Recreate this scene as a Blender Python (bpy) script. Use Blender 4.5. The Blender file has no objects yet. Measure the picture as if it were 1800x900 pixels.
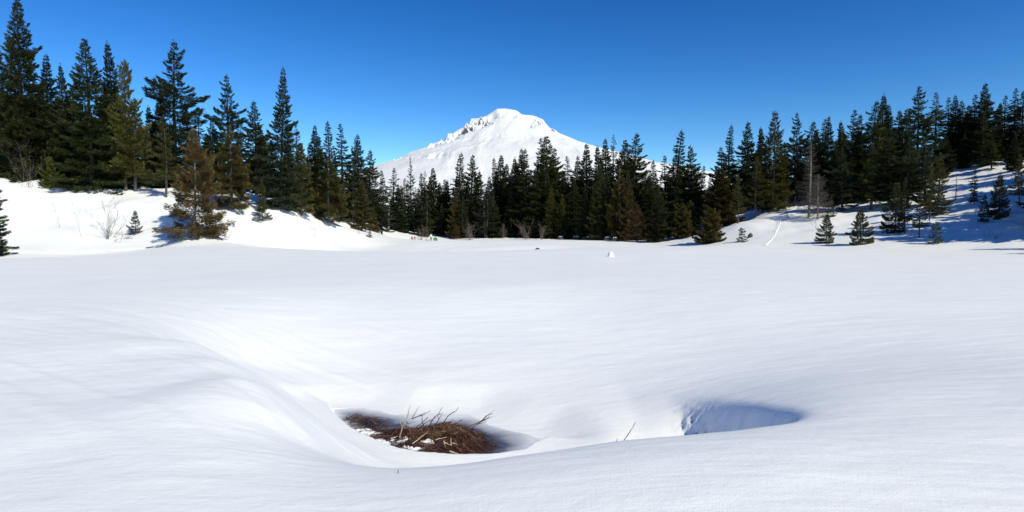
import bpy, math, random
import numpy as np
from mathutils import Vector, Matrix

# ------------------------------------------------------------------ scene, camera, light
scene = bpy.context.scene
col = scene.collection
F, HORIZ, CAMH, S = 1100.0, 405.0, 2.0, 1.25          # focal length in 1800-px units, horizon row, eye height
PITCH = math.atan((450 - HORIZ) / F)
cam_d = bpy.data.cameras.new('camera')
cam_d.sensor_width = 36.0; cam_d.lens = 36.0 * F / 1800.0
cam_d.clip_start = 0.05; cam_d.clip_end = 60000
cam = bpy.data.objects.new('camera', cam_d); col.objects.link(cam)
cam.location = (0, 0, CAMH); cam.rotation_euler = (math.pi / 2 - PITCH, 0, 0)
scene.camera = cam

SUN_EL, SUN_AZ = math.radians(40), math.radians(90 + 44)     # azimuth clockwise from +Y
world = bpy.data.worlds.new('World'); scene.world = world; world.use_nodes = True
nt = world.node_tree
for n in list(nt.nodes): nt.nodes.remove(n)
sky = nt.nodes.new('ShaderNodeTexSky'); sky.sky_type = 'NISHITA'; sky.sun_disc = False
sky.sun_elevation = SUN_EL; sky.sun_rotation = SUN_AZ
sky.altitude = 1100; sky.air_density = 1.0; sky.dust_density = 0.0; sky.ozone_density = 1.5
hs = nt.nodes.new('ShaderNodeHueSaturation'); hs.inputs['Saturation'].default_value = 1.38; hs.inputs['Value'].default_value = 1.0
gm = nt.nodes.new('ShaderNodeGamma'); gm.inputs['Gamma'].default_value = 1.42      # polarised, contrasty sky
bg = nt.nodes.new('ShaderNodeBackground'); bg.inputs['Strength'].default_value = 0.066
wo = nt.nodes.new('ShaderNodeOutputWorld')
nt.links.new(sky.outputs[0], hs.inputs['Color']); nt.links.new(hs.outputs[0], gm.inputs['Color']); nt.links.new(gm.outputs[0], bg.inputs[0]); nt.links.new(bg.outputs[0], wo.inputs[0])

sun_d = bpy.data.lights.new('sun', 'SUN'); sun_d.energy = 4.25; sun_d.angle = math.radians(0.53); sun_d.color = (1.0, 0.945, 0.72)
sun = bpy.data.objects.new('sun', sun_d); col.objects.link(sun)
sdir = Vector((math.sin(SUN_AZ) * math.cos(SUN_EL), math.cos(SUN_AZ) * math.cos(SUN_EL), math.sin(SUN_EL)))
sun.rotation_euler = sdir.to_track_quat('Z', 'Y').to_euler()

vs = scene.view_settings
vs.view_transform = 'Standard'; vs.look = 'None'; vs.gamma = 1.0; vs.exposure = 0.05; vs.use_curve_mapping = False

rng = random.Random(11)
nrg = np.random.default_rng(7)

# ------------------------------------------------------------------ helpers
def ray(px, py):
    x = (px - 900) / F; y = -(py - 450) / F
    return np.array([x, math.cos(PITCH) + y * math.sin(PITCH), -math.sin(PITCH) + y * math.cos(PITCH)])
def at(px, py, D):
    d = ray(px, py); k = D / d[1]
    return (d[0] * k, D, CAMH + d[2] * k)
def on_z(px, py, z):
    d = ray(px, py); k = (z - CAMH) / d[2]
    return (d[0] * k, d[1] * k, z)

def tag(o, label=None, cat=None, group=None, kind=None):
    if label: o['label'] = label
    if cat: o['category'] = cat
    if group: o['group'] = group
    if kind: o['kind'] = kind
    return o
def mesh_np(name, v, f, mats, midx=None, smooth=False):
    """v (n,3) array; f (m,k) int array of equal-sized faces"""
    me = bpy.data.meshes.new(name)
    v = np.asarray(v, dtype=np.float32); f = np.asarray(f, dtype=np.int32)
    k = f.shape[1]
    me.vertices.add(len(v)); me.vertices.foreach_set('co', v.ravel())
    me.loops.add(f.size); me.loops.foreach_set('vertex_index', f.ravel())
    me.polygons.add(len(f))
    me.polygons.foreach_set('loop_start', np.arange(0, f.size, k, dtype=np.int32))
    me.polygons.foreach_set('loop_total', np.full(len(f), k, dtype=np.int32))
    if midx is not None: me.polygons.foreach_set('material_index', np.asarray(midx, dtype=np.int32))
    if smooth: me.polygons.foreach_set('use_smooth', np.ones(len(f), dtype=bool))
    me.update(calc_edges=True); me.validate()
    for m in (mats if isinstance(mats, (list, tuple)) else [mats]): me.materials.append(m)
    return me
def obj(name, me, parent=None, loc=(0, 0, 0)):
    o = bpy.data.objects.new(name, me); col.objects.link(o)
    o.location = loc
    if parent: o.parent = parent
    return o
def empty(name, loc, rz=0):
    o = bpy.data.objects.new(name, None); col.objects.link(o); o.location = loc; o.rotation_euler = (0, 0, rz)
    o.empty_display_size = 0.2
    return o

def _hash(ix, iy, seed):
    h = (ix.astype(np.int64) * 374761393 + iy.astype(np.int64) * 668265263 + seed * 1442695041) & 0xFFFFFFFF
    h = ((h ^ (h >> 13)) * 1274126177) & 0xFFFFFFFF
    return ((h ^ (h >> 16)) & 0xFFFF) / 65535.0
def vnoise(x, y, seed=0):
    x = np.asarray(x, float); y = np.asarray(y, float)
    ix = np.floor(x); iy = np.floor(y); fx = x - ix; fy = y - iy
    ux = fx * fx * fx * (fx * (fx * 6 - 15) + 10); uy = fy * fy * fy * (fy * (fy * 6 - 15) + 10)
    a = _hash(ix, iy, seed); b = _hash(ix + 1, iy, seed); c = _hash(ix, iy + 1, seed); d = _hash(ix + 1, iy + 1, seed)
    return (a * (1 - ux) + b * ux) * (1 - uy) + (c * (1 - ux) + d * ux) * uy - 0.5
def fbm(x, y, oct=4, seed=0, gain=0.5):
    r = 0; a = 1.0
    for i in range(oct):
        r = r + a * vnoise(x * 2 ** i + 17.3 * i, y * 2 ** i - 9.1 * i, seed + i); a *= gain
    return r
def ridged(x, y, oct=5, seed=0):
    r = 0; a = 1.0
    for i in range(oct):
        n = 1 - np.abs(vnoise(x * 2 ** i + 7.7 * i, y * 2 ** i + 3.1 * i, seed + i)) * 2
        r = r + a * (n * n - 0.6); a *= 0.5
    return r
def sstep(a, b, x):
    t = np.clip((x - a) / (b - a), 0, 1); return t * t * (3 - 2 * t)
def poly_sd(X, Y, poly):
    """signed distance to polygon, negative inside"""
    P = np.asarray(poly, float); Q = np.roll(P, -1, 0)
    d = np.full(X.shape, 1e9); inside = np.zeros(X.shape, bool)
    for (ax, ay), (bx, by) in zip(P, Q):
        ex, ey = bx - ax, by - ay
        t = np.clip(((X - ax) * ex + (Y - ay) * ey) / (ex * ex + ey * ey + 1e-12), 0, 1)
        d = np.minimum(d, np.hypot(X - ax - t * ex, Y - ay - t * ey))
        cr = ((ay > Y) != (by > Y)) & (X < (bx - ax) * (Y - ay) / (by - ay + 1e-12) + ax)
        inside ^= cr
    return np.where(inside, -d, d)

# ------------------------------------------------------------------ materials
def new_mat(name):
    m = bpy.data.materials.new(name); m.use_nodes = True
    t = m.node_tree; b = t.nodes['Principled BSDF']
    return m, t, b
def N(t, kind, **kw):
    n = t.nodes.new(kind)
    for k, v in kw.items():
        if k in n.inputs: n.inputs[k].default_value = v
        else: setattr(n, k, v)
    return n
def ramp(t, stops):
    r = t.nodes.new('ShaderNodeValToRGB')
    e = r.color_ramp.elements
    while len(e) < len(stops): e.new(0.5)
    for q, (p, c) in zip(e, stops): q.position = p; q.color = (*c, 1) if len(c) == 3 else c
    return r

def snow_material(name, coarse=False):
    m, t, b = new_mat(name); L = t.links.new
    tc = N(t, 'ShaderNodeTexCoord')
    b.inputs['Roughness'].default_value = 0.6; b.inputs['Specular IOR Level'].default_value = 0.25
    n0 = N(t, 'ShaderNodeTexNoise', Scale=0.35, Detail=5.0); L(tc.outputs['Object'], n0.inputs['Vector'])
    r = ramp(t, [(0.3, (0.845, 0.86, 0.875)), (0.7, (0.89, 0.90, 0.905))]); L(n0.outputs['Fac'], r.inputs[0]); L(r.outputs[0], b.inputs['Base Color'])
    # wind-combed relief: noise stretched along the wind, then fine grain
    mp = N(t, 'ShaderNodeMapping'); mp.inputs['Scale'].default_value = (0.55, 3.2, 1.0); mp.inputs['Rotation'].default_value = (0, 0, math.radians(-6))
    L(tc.outputs['Object'], mp.inputs['Vector'])
    n1 = N(t, 'ShaderNodeTexNoise', Scale=1.3, Detail=7.0, Roughness=0.62); L(mp.outputs[0], n1.inputs['Vector'])
    n2 = N(t, 'ShaderNodeTexNoise', Scale=55.0, Detail=3.0, Roughness=0.6); L(tc.outputs['Object'], n2.inputs['Vector'])
    n3 = N(t, 'ShaderNodeTexNoise', Scale=7.0, Detail=6.0, Roughness=0.68); L(tc.outputs['Object'], n3.inputs['Vector'])
    b1 = N(t, 'ShaderNodeBump', Strength=0.30, Distance=0.05); L(n1.outputs['Fac'], b1.inputs['Height'])
    b3 = N(t, 'ShaderNodeBump', Strength=0.5, Distance=0.014); L(n3.outputs['Fac'], b3.inputs['Height']); L(b1.outputs[0], b3.inputs['Normal'])
    b2 = N(t, 'ShaderNodeBump', Strength=0.5, Distance=0.005); L(n2.outputs['Fac'], b2.inputs['Height']); L(b3.outputs[0], b2.inputs['Normal'])
    L(b2.outputs[0], b.inputs['Normal'])
    return m
M_snow = snow_material('snow')

def foliage_mat(name, c1, c2, c3, vary=0.25):
    m, t, b = new_mat(name); L = t.links.new
    tc = N(t, 'ShaderNodeTexCoord'); oi = N(t, 'ShaderNodeObjectInfo')
    n = N(t, 'ShaderNodeTexNoise', Scale=1.1, Detail=6.0, Roughness=0.75); L(tc.outputs['Object'], n.inputs['Vector'])
    r = ramp(t, [(0.30, c1), (0.52, c2), (0.72, c3)]); L(n.outputs['Fac'], r.inputs[0])
    h = N(t, 'ShaderNodeHueSaturation')
    mr = N(t, 'ShaderNodeMapRange'); mr.inputs['To Min'].default_value = 1 - vary; mr.inputs['To Max'].default_value = 1 + vary
    L(oi.outputs['Random'], mr.inputs['Value']); L(mr.outputs[0], h.inputs['Value'])
    mh = N(t, 'ShaderNodeMapRange'); mh.inputs['To Min'].default_value = 0.485; mh.inputs['To Max'].default_value = 0.515
    ml = N(t, 'ShaderNodeMath', operation='MULTIPLY'); ml.inputs[1].default_value = 7.31
    fr = N(t, 'ShaderNodeMath', operation='FRACT'); L(oi.outputs['Random'], ml.inputs[0]); L(ml.outputs[0], fr.inputs[0]); L(fr.outputs[0], mh.inputs['Value'])
    L(mh.outputs[0], h.inputs['Hue']); L(r.outputs[0], h.inputs['Color'])
    L(h.outputs[0], b.inputs['Base Color'])
    b.inputs['Roughness'].default_value = 0.55; b.inputs['Specular IOR Level'].default_value = 0.3
    tr = N(t, 'ShaderNodeBsdfTranslucent'); L(h.outputs[0], tr.inputs['Color'])
    mx = N(t, 'ShaderNodeMixShader'); mx.inputs[0].default_value = 0.18
    out = [q for q in t.nodes if q.type == 'OUTPUT_MATERIAL'][0]
    L(b.outputs[0], mx.inputs[1]); L(tr.outputs[0], mx.inputs[2]); L(mx.outputs[0], out.inputs[0])
    return m
M_fir = foliage_mat('fir_needles', (0.024, 0.036, 0.013), (0.065, 0.084, 0.028), (0.140, 0.152, 0.050))
M_firblue = foliage_mat('fir_needles_bluish', (0.021, 0.035, 0.018), (0.055, 0.077, 0.036), (0.110, 0.132, 0.060))
M_olive = foliage_mat('olive_needles', (0.034, 0.038, 0.011), (0.095, 0.088, 0.020), (0.165, 0.140, 0.034))
M_gold = foliage_mat('yellow_green_needles', (0.06, 0.065, 0.012), (0.12, 0.125, 0.02), (0.18, 0.17, 0.03))
M_bronze = foliage_mat('bronze_needles', (0.075, 0.072, 0.020), (0.22, 0.155, 0.046), (0.38, 0.275, 0.095))
M_brown = foliage_mat('brown_needles', (0.040, 0.048, 0.014), (0.120, 0.096, 0.028), (0.22, 0.168, 0.056))
M_rust = foliage_mat('rust_needles', (0.06, 0.040, 0.016), (0.16, 0.092, 0.040), (0.25, 0.150, 0.070))
M_cedar = foliage_mat('cedar_scales', (0.038, 0.036, 0.010), (0.105, 0.085, 0.022), (0.18, 0.140, 0.040))
M_grey = foliage_mat('grey_twiglets', (0.045, 0.038, 0.032), (0.085, 0.072, 0.062), (0.14, 0.12, 0.105))

def bark_mat(name, c1, c2, scale=6.0):
    m, t, b = new_mat(name); L = t.links.new
    tc = N(t, 'ShaderNodeTexCoord')
    mp = N(t, 'ShaderNodeMapping'); mp.inputs['Scale'].default_value = (1, 1, 0.25); L(tc.outputs['Object'], mp.inputs['Vector'])
    n = N(t, 'ShaderNodeTexNoise', Scale=scale, Detail=6.0, Roughness=0.7); L(mp.outputs[0], n.inputs['Vector'])
    r = ramp(t, [(0.3, c1), (0.7, c2)]); L(n.outputs['Fac'], r.inputs[0]); L(r.outputs[0], b.inputs['Base Color'])
    bp = N(t, 'ShaderNodeBump', Strength=0.6, Distance=0.03); L(n.outputs['Fac'], bp.inputs['Height']); L(bp.outputs[0], b.inputs['Normal'])
    b.inputs['Roughness'].default_value = 0.85
    return m
M_bark = bark_mat('conifer_bark', (0.030, 0.024, 0.020), (0.115, 0.095, 0.080))
M_barkpale = bark_mat('weathered_bark', (0.13, 0.115, 0.10), (0.34, 0.31, 0.28))
M_twig = bark_mat('alder_twig', (0.10, 0.075, 0.065), (0.22, 0.18, 0.165), 20)
M_willow = bark_mat('willow_twig', (0.055, 0.020, 0.016), (0.16, 0.065, 0.045), 30)
M_straw = bark_mat('bleached_stalk', (0.34, 0.27, 0.17), (0.62, 0.54, 0.40), 30)

# ------------------------------------------------------------------ terrain
ctrl = []
def cp(px, py, D): ctrl.append(at(px, py, D * S))
def cw(x, y, z): ctrl.append((x * S, y * S, z * S))
# near field (units of 1.6-m eye height, scaled by S)
for p in [(-20,22,0),(-10,22,0),(0,22,0),(10,22,0),(20,22,0),(-12,17.5,0),(-5.5,17.5,-.04),(0,17.5,-.05),(5,17.5,0),(11,17,0),
          (-6.5,13.4,-.2),(-9,15.2,0),(-11,12.5,.02),(-14,10.5,.02),(-8,10.6,.02),(-4.6,11,-.80),(-1.5,11,-.95),(1.5,11,-.75),(4,11,-.50),(8,11,-.12),(13,11,0),(-2.5,14,-.48),(1.5,14,-.42),(5,14,-.15),
          (-2.7,9.9,-1.17),(-1,9.8,-1.16),(.7,9.4,-1.02),(-1.6,8.6,-1.25),(-.7,8.2,-1.25),(.3,8.3,-1.2),(1.4,8.4,-.95),
          (-2.7,6.5,.04),(-3.55,7.5,.05),(-4.5,8.7,.05),(-8,12.4,.02),(-5.5,7,.0),(-4.2,5.6,.02),(-3.4,6.3,.03),(-4.1,7.1,.04),(-4.8,7.9,.04),(-5.5,9.2,.02),(-6.2,10.2,.0),(-7,11.3,-.01),(-6.5,8,.02),(-7.5,9.2,.0),(-8,7,.0),(-10,9,.0),(-12,6,.0),(-15,14,.05),(-20,8,.0),
          (-2.2,5.6,.0),(-1.75,5.35,-.28),(-1.9,4.57,.02),(-1.3,4.0,.0),(-1.6,6.3,-.75),(-2.2,7.1,-.62),(-3.0,8.4,-.70),(-3.9,9.6,-.70),
          (0,4.35,0),(.85,4.7,0),(1.65,4.93,0),(2.45,5.2,0),(4.1,5.7,0),(7,6.5,.02),(12,7,.04),(20,10,.05),
          (-.9,5.7,-.75),(.3,6.0,-.80),(1.25,6.4,-.66),(-1.0,6.9,-1.12),(.2,7.0,-1.1),
          (3.5,7.5,-.30),(2.3,8.5,-.74),(5.5,8.5,-.24),(3.3,6.3,-.09),(9,8.5,-.05),
          (0,3,.07),(3,3,.10),(0,0,.05),(6,4,.08),(-6,4.6,-.0),(-3.3,4.4,.0),(-3.0,3.0,-.02),(-5,2.5,-.05),(0,-6,0),(8,-4,.0),(-8,-4,-.05),(20,0,.1),(-20,0,.0),
          (0,-25,0),(40,-25,0),(-40,-25,0)]: cw(*p)
# lake
for p in [(-30,35,0),(-15,35,0),(0,35,0),(15,35,0),(30,35,0),(-20,55,0),(0,50,0),(20,55,0),(-12,80,0),(5,75,0),(25,70,0),(5,98,.0),(-14,95,0),(38,40,0),(-34,25,0),(34,25,0),(60,20,0),(-55,20,.2)]: cw(*p)
# bank with the bare shrubs
for p in [(-200,434,49),(-100,433,52),(0,432,55),(100,431,56),(200,430,57),(300,426,57),(345,418,57),(420,425,60),(500,427,66),(600,427,78),(700,423,108),
          (60,380,62),(160,368,64),(240,388,62),(-100,300,70),(0,312,71),(60,318,71),(120,328,71),(180,333,71),(250,340,70),(295,362,66),(345,384,62),(395,372,66),(440,366,70),(490,360,72),(540,378,78),(600,396,86),(650,408,95),
          (440,398,65),(500,396,68),(560,407,76),(0,306,84),(200,322,86),(400,345,85),(500,350,92),(600,375,105),(680,400,125),(-150,298,78),(-150,290,100),(200,310,110),(450,345,120)]: cp(*p)
# far shore and shaded slope
for p in [(760,421,114),(860,420,114),(950,421,110),(1020,422,106),(1100,424,95),(1180,426,86),(1250,428,77),(1300,430,70),(1400,432,65),(1500,434,60),(1600,436,56),(1700,437,53),(1800,440,49),(1950,442,46),
          (780,410,140),(950,408,135),(1100,410,120),(1200,412,105),(780,400,175),(950,398,175),(1120,395,165),
          (1260,402,92),(1300,396,82),(1360,386,81),(1430,387,78),(1500,391,73),(1560,392,69),(1620,382,69),(1680,354,74),(1750,375,64),(1800,366,63),(1900,350,60),
          (1300,372,100),(1360,362,95),(1450,353,94),(1520,340,94),(1600,316,94),(1680,290,95),(1760,281,94),(1800,276,92),(1900,262,90),
          (1350,350,125),(1500,322,125),(1700,272,125),(1850,255,125),(1250,385,125),(1500,310,170),(1750,265,170),(1250,380,170)]: cp(*p)
C = np.array(ctrl); CX, CY, CZ = C[:, 0], C[:, 1], C[:, 2]
def _k(r2): return 0.5 * r2 * np.log(r2 + 1e-9)
n_c = len(C)
A = np.zeros((n_c + 3, n_c + 3))
A[:n_c, :n_c] = _k((CX[:, None] - CX[None]) ** 2 + (CY[:, None] - CY[None]) ** 2) + np.eye(n_c) * 0.14
A[:n_c, n_c] = 1; A[:n_c, n_c + 1] = CX; A[:n_c, n_c + 2] = CY; A[n_c:, :n_c] = A[:n_c, n_c:].T
W = np.linalg.solve(A, np.concatenate([CZ, np.zeros(3)]))

POOL_Z = -1.25 * S
pool_px = [(580,718),(590,733),(606,748),(628,766),(655,781),(672,790),(690,796),(740,807),(800,812),(860,812),(915,802),(958,778),(935,760),(875,748),(825,728),(762,724),(700,728),(640,716)]
pool_poly = [on_z(x, y, POOL_Z)[:2] for x, y in pool_px]
HOLE = (2.16 * S, 6.42 * S)
def terrain(X, Y, detail=True):
    X = np.atleast_1d(np.asarray(X, float)); Y = np.atleast_1d(np.asarray(Y, float))
    xc = np.clip(X, -130, 150); yc = np.clip(Y, -30, 215)
    z = np.empty(X.shape)
    flat = z.ravel(); xf = xc.ravel(); yf = yc.ravel()
    for i in range(0, len(xf), 60000):
        r2 = (xf[i:i + 60000, None] - CX[None]) ** 2 + (yf[i:i + 60000, None] - CY[None]) ** 2
        flat[i:i + 60000] = _k(r2) @ W[:n_c] + W[n_c] + W[n_c + 1] * xf[i:i + 60000] + W[n_c + 2] * yf[i:i + 60000]
    z = flat.reshape(X.shape)
    # the drain across the lake: a shallow trough whose far side catches the sun
    u = (Y - 66 * S) / 4.0
    z = z - 0.75 * np.exp(-u * u) * sstep(-24, -12, X) * (1 - sstep(4, 12, X)) * np.where(u > 0, 1, 1)
    # hole in the snow: steep on the sun side
    dx = (X - HOLE[0]); dy = (Y - HOLE[1])
    ang = np.arctan2(dy, dx)
    r = np.sqrt((dx / (1.25 + (0.50 - 1.25) * sstep(-.7, .35, dx))) ** 2 + (dy / np.where(dy > 0, 1.95, 0.95)) ** 2)
    r = r * (1 + 0.05 * np.sin(3 * ang + 1))
    if detail: r = r + (0.13 * ridged(X * 4.6 + dy, Y * 4.6, 3, 41) + 0.05 * ridged(X * 13, Y * 13, 2, 44)) * np.exp(-((r - 0.85) / 0.38) ** 2) * sstep(.0, .28, dx)
    r = np.maximum(r, 0)
    wall = np.exp(-np.clip(r, 0, 3) ** (2.0 + 1.0 * sstep(-.6, .3, dx)))
    z = z - 1.35 * wall
    if detail:
        # wind-combed ribs running down the flank into the bowl
        v = (0.62 * X + 0.78 * Y) / S; w = (0.78 * X - 0.62 * Y) / S
        v = v + 0.045 * (w + 6) ** 2 * 0.25
        ribs = 0.35 * vnoise(v * 2.2, w * 0.12, 3) + 0.65 * vnoise(v * 4.6, w * 0.2, 5) + 0.45 * vnoise(v * 9.5, w * 0.35, 6)
        mask = sstep(0.5, -3.5, X / S) * sstep(3.2, 5.0, Y / S) * (1 - sstep(11, 16, Y / S))
        z = z + 0.034 * S * ribs * mask
        # low drifts everywhere
        amp = 0.02 + 0.10 * sstep(25, 90, np.hypot(X, Y))
        z = z + amp * fbm(X * 0.25, Y * 0.45, 4, 20)
        z = z + 0.012 * fbm(X * 0.9, Y * 2.6, 4, 30)
        hill = sstep(0.6, 3.0, z) * sstep(40, 60, np.hypot(X, Y))
        z = z + 0.55 * hill * fbm(X * 0.22, Y * 0.22, 4, 50)
    # melt pool
    box = (X > -6) & (X < 3) & (Y > 7.5) & (Y < 15)
    if box.any():
        sd = poly_sd(X[box], Y[box], pool_poly)
        wob = fbm(X[box] * 2.2, Y[box] * 2.2, 4, 60)
        zb = z[box]
        yrel = Y[box]
        # near and west edges are a cut lip, the far edge tapers out
        (ax, ay), (bx, by) = pool_poly[0], pool_poly[11]
        farside = sstep(-0.15, 0.35, ((X[box] - ax) * -(by - ay) + (yrel - ay) * (bx - ax)) / math.hypot(bx - ax, by - ay))
        sd0 = sd; sd = sd + (0.11 + 0.10 * farside) * wob * np.exp(-np.clip(sd, 0, 9) / .25)
        wid = 0.10 + 1.0 * farside
        lip = POOL_Z + 0.02 - 0.018 * farside + (0.14 - 0.09 * farside) * sstep(0, 1, sd / wid)
        zo = np.maximum(zb, lip)
        blend = sstep(0, 1, sd0 / 1.2)
        zo = lip * (1 - blend) + np.maximum(zb, POOL_Z + 0.05) * blend
        zi = POOL_Z - 0.10 * sstep(0, 1, -sd / (0.12 + 0.4 * farside)) + 0.02 * (1 - farside) * (1 - sstep(0, 1, -sd / 0.06)) + 0.002 * farside
        z[box] = np.where(sd > 0, zo, zi)
    return z
def gz(x, y): return float(terrain(np.array([x]), np.array([y]))[0])

def axis(c0, c1, step, lo, hi, g1, mid_lo, mid_hi, g2):
    mid = list(np.arange(c0, c1, step))
    up = []; s = step; p = mid[-1]
    while p < hi:
        s = s + (g1 if p < mid_hi else g2) * s if False else max(step, step + g1 * (p - c1)) if p < mid_hi else s * (1 + g2)
        p += s; up.append(p)
    dn = []; s = step; p = mid[0]
    while p > lo:
        s = max(step, step + g1 * (c0 - p)) if p > mid_lo else s * (1 + g2)
        p -= s; dn.append(p)
    return np.array(dn[::-1] + mid + up)
xs = axis(-5.5, 5.5, 0.032, -9000, 9000, 0.0135, -110, 110, 0.25)
ys = axis(4.2, 13.5, 0.032, -60, 9000, 0.0125, -8, 200, 0.25)
GX, GY = np.meshgrid(xs, ys)
GZ = terrain(GX.ravel(), GY.ravel()).reshape(GX.shape)
nx, ny = len(xs), len(ys)
ii = (np.arange(ny - 1)[:, None] * nx + np.arange(nx - 1)[None]).ravel()
faces = np.stack([ii, ii + 1, ii + nx + 1, ii + nx], 1)
me = mesh_np('snow_ground', np.stack([GX.ravel(), GY.ravel(), GZ.ravel()], 1), faces, M_snow, smooth=True)
ground = tag(obj('snow_ground', me), kind='structure')

# ------------------------------------------------------------------ mountain
YM = 11900.0
def mpt(px, py): return ((px - 900) / F * YM, CAMH + (HORIZ - py) / F * YM)
prof = [(300,392),(480,362),(600,328),(640,313),(671,301),(690,294),(719,281),(735,277),(741,271),(755,267),(770,256),(787,242),(806,230.5),(826,222),(829,210),(849,209),(862,201.6),(874,193.5),(890,193),(907,196),(917,203),(937,205.4),(949,210),(957,219),(966,227.6),(992,243.5),(1021,255.6),(1060,268),(1140,294),(1225,317),(1320,340),(1500,375)]
pxs = np.array([mpt(*p)[0] for p in prof]); pzs = np.array([mpt(*p)[1] for p in prof])
X0 = mpt(890, 193)[0]
smx = np.array([mpt(p, 0)[0] for p in (300, 480, 640, 741, 806, 846, 890, 930, 966, 1021, 1140, 1225, 1500)])
smz = np.array([mpt(0, p)[1] for p in (392, 362, 314, 273, 234, 214, 200, 212, 230, 256, 294, 317, 375)])
def side(sx, r): return np.interp(X0 + sx * r, smx, smz)
mx_ = np.concatenate([np.linspace(-7000, -2600, 60), np.linspace(-2600, 1800, 460)[1:], np.linspace(1800, 6500, 70)[1:]])
mu_ = np.concatenate([np.linspace(-1500, -40, 25), np.linspace(-30, 2200, 210), np.linspace(2200, 6500, 50)[1:]])   # distance in front of the crest
MX, MU = np.meshgrid(mx_, mu_)
def mountain(Xm, U):
    up = np.maximum(U, 0); bk = np.maximum(-U, 0)
    dx = Xm - X0
    r = np.sqrt(dx ** 2 + (0.95 * up) ** 2)
    w = 0.5 + 0.5 * dx / (r + 60)
    z = (1 - w) * side(-1, r) + w * side(1, r)
    z = np.maximum(z, 60)
    crest = np.interp(Xm, pxs, pzs) - np.interp(Xm, smx, smz)
    z = z + crest * np.exp(-(up / 260.0) ** 2)
    # rocky spurs: west ridge, the central crag, the east cliff
    def g(px, pu, sx_, su_): return np.exp(-((Xm - mpt(px, 0)[0]) / sx_) ** 2 - ((up - pu) / su_) ** 2)
    zb = z
    def gp(px, py, sx_, sy_): return np.exp(-((Xm - mpt(px, 0)[0]) / (sx_ * YM / F)) ** 2 - ((zb - mpt(0, py)[1]) / (sy_ * YM / F)) ** 2)
    rough = gp(846, 222, 18, 12) + gp(822, 235, 18, 10) + .6 * gp(794, 250, 18, 8) + .35 * gp(765, 266, 14, 6) + 1.0 * gp(894, 213, 10, 7) + 1.1 * gp(948, 221, 13, 12) + .8 * gp(968, 238, 12, 8) + .5 * gp(915, 203, 14, 6) + .5 * gp(752, 266, 9, 5) + .45 * gp(800, 264, 16, 4) + .4 * gp(795, 300, 20, 5) + .4 * gp(720, 292, 18, 4)
    rough = np.clip(rough, 0, 1.1) * (0.05 + 0.95 * sstep(120, 520, up))
    q = fbm(Xm / 200, U / 300, 2, 5) * 0.7
    z = z + rough * (210 * ridged(Xm / 230.0 + q, U / 520.0 + q, 4, 70) + 120 * ridged(Xm / 95.0 + q, U / 210.0, 3, 77))
    z = z + 60 * gp(894, 213, 6, 5) * sstep(60, 200, up) - 150 * gp(927, 221, 9, 14) * sstep(40, 260, up) + 70 * gp(951, 224, 8, 13) * sstep(40, 260, up) - 70 * gp(868, 212, 7, 10) * sstep(60, 260, up)
    # radial ribs and gullies on the snowfields
    a = np.arctan2(up + 50, dx)
    z = z + np.clip(r / 1500, 0.05, 1.0) * (26 * fbm(a * 5 + 0.4 * fbm(Xm / 500, U / 500, 2, 8), r / 900, 4, 80) + 30 * fbm(Xm / 420, U / 520, 5, 84))
    z = z + 22 * sstep(300, 1500, r) * ridged(a * 4 + 0.8 * fbm(Xm / 700, U / 700, 2, 6), r / 1400, 3, 91)
    z = z - 0.55 * bk
    fall = sstep(6500, 2500, up); z = z * (0.25 + 0.75 * fall)
    return z
MZ = mountain(MX, MU)
nx2 = len(mx_); ny2 = len(mu_)
ii = (np.arange(ny2 - 1)[:, None] * nx2 + np.arange(nx2 - 1)[None]).ravel()
m, t, b = new_mat('mountain_snow'); L = t.links.new
geo = N(t, 'ShaderNodeNewGeometry'); tc = N(t, 'ShaderNodeTexCoord')
sp = N(t, 'ShaderNodeSeparateXYZ'); L(geo.outputs['Normal'], sp.inputs[0])
nn = N(t, 'ShaderNodeTexNoise', Scale=0.012, Detail=6.0, Roughness=0.7); L(tc.outputs['Object'], nn.inputs['Vector'])
ad = N(t, 'ShaderNodeMath', operation='MULTIPLY_ADD'); ad.inputs[1].default_value = 0.75; L(nn.outputs['Fac'], ad.inputs[0]); L(sp.outputs['Z'], ad.inputs[2])
rr = ramp(t, [(0.66, (0.20, 0.18, 0.18)), (0.84, (0.78, 0.792, 0.808))]); L(ad.outputs[0], rr.inputs[0]); L(rr.outputs[0], b.inputs['Base Color'])
b.inputs['Roughness'].default_value = 0.7; b.inputs['Specular IOR Level'].default_value = 0.2
bp = N(t, 'ShaderNodeBump', Strength=0.5, Distance=12.0); L(nn.outputs['Fac'], bp.inputs['Height']); L(bp.outputs[0], b.inputs['Normal'])
fa = np.stack([ii, ii + nx2, ii + nx2 + 1, ii + 1], 1)
me = mesh_np('mountain', np.stack([MX.ravel(), YM - MU.ravel(), MZ.ravel()], 1), fa, m, smooth=True)
tag(obj('mountain', me), kind='structure')

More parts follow.
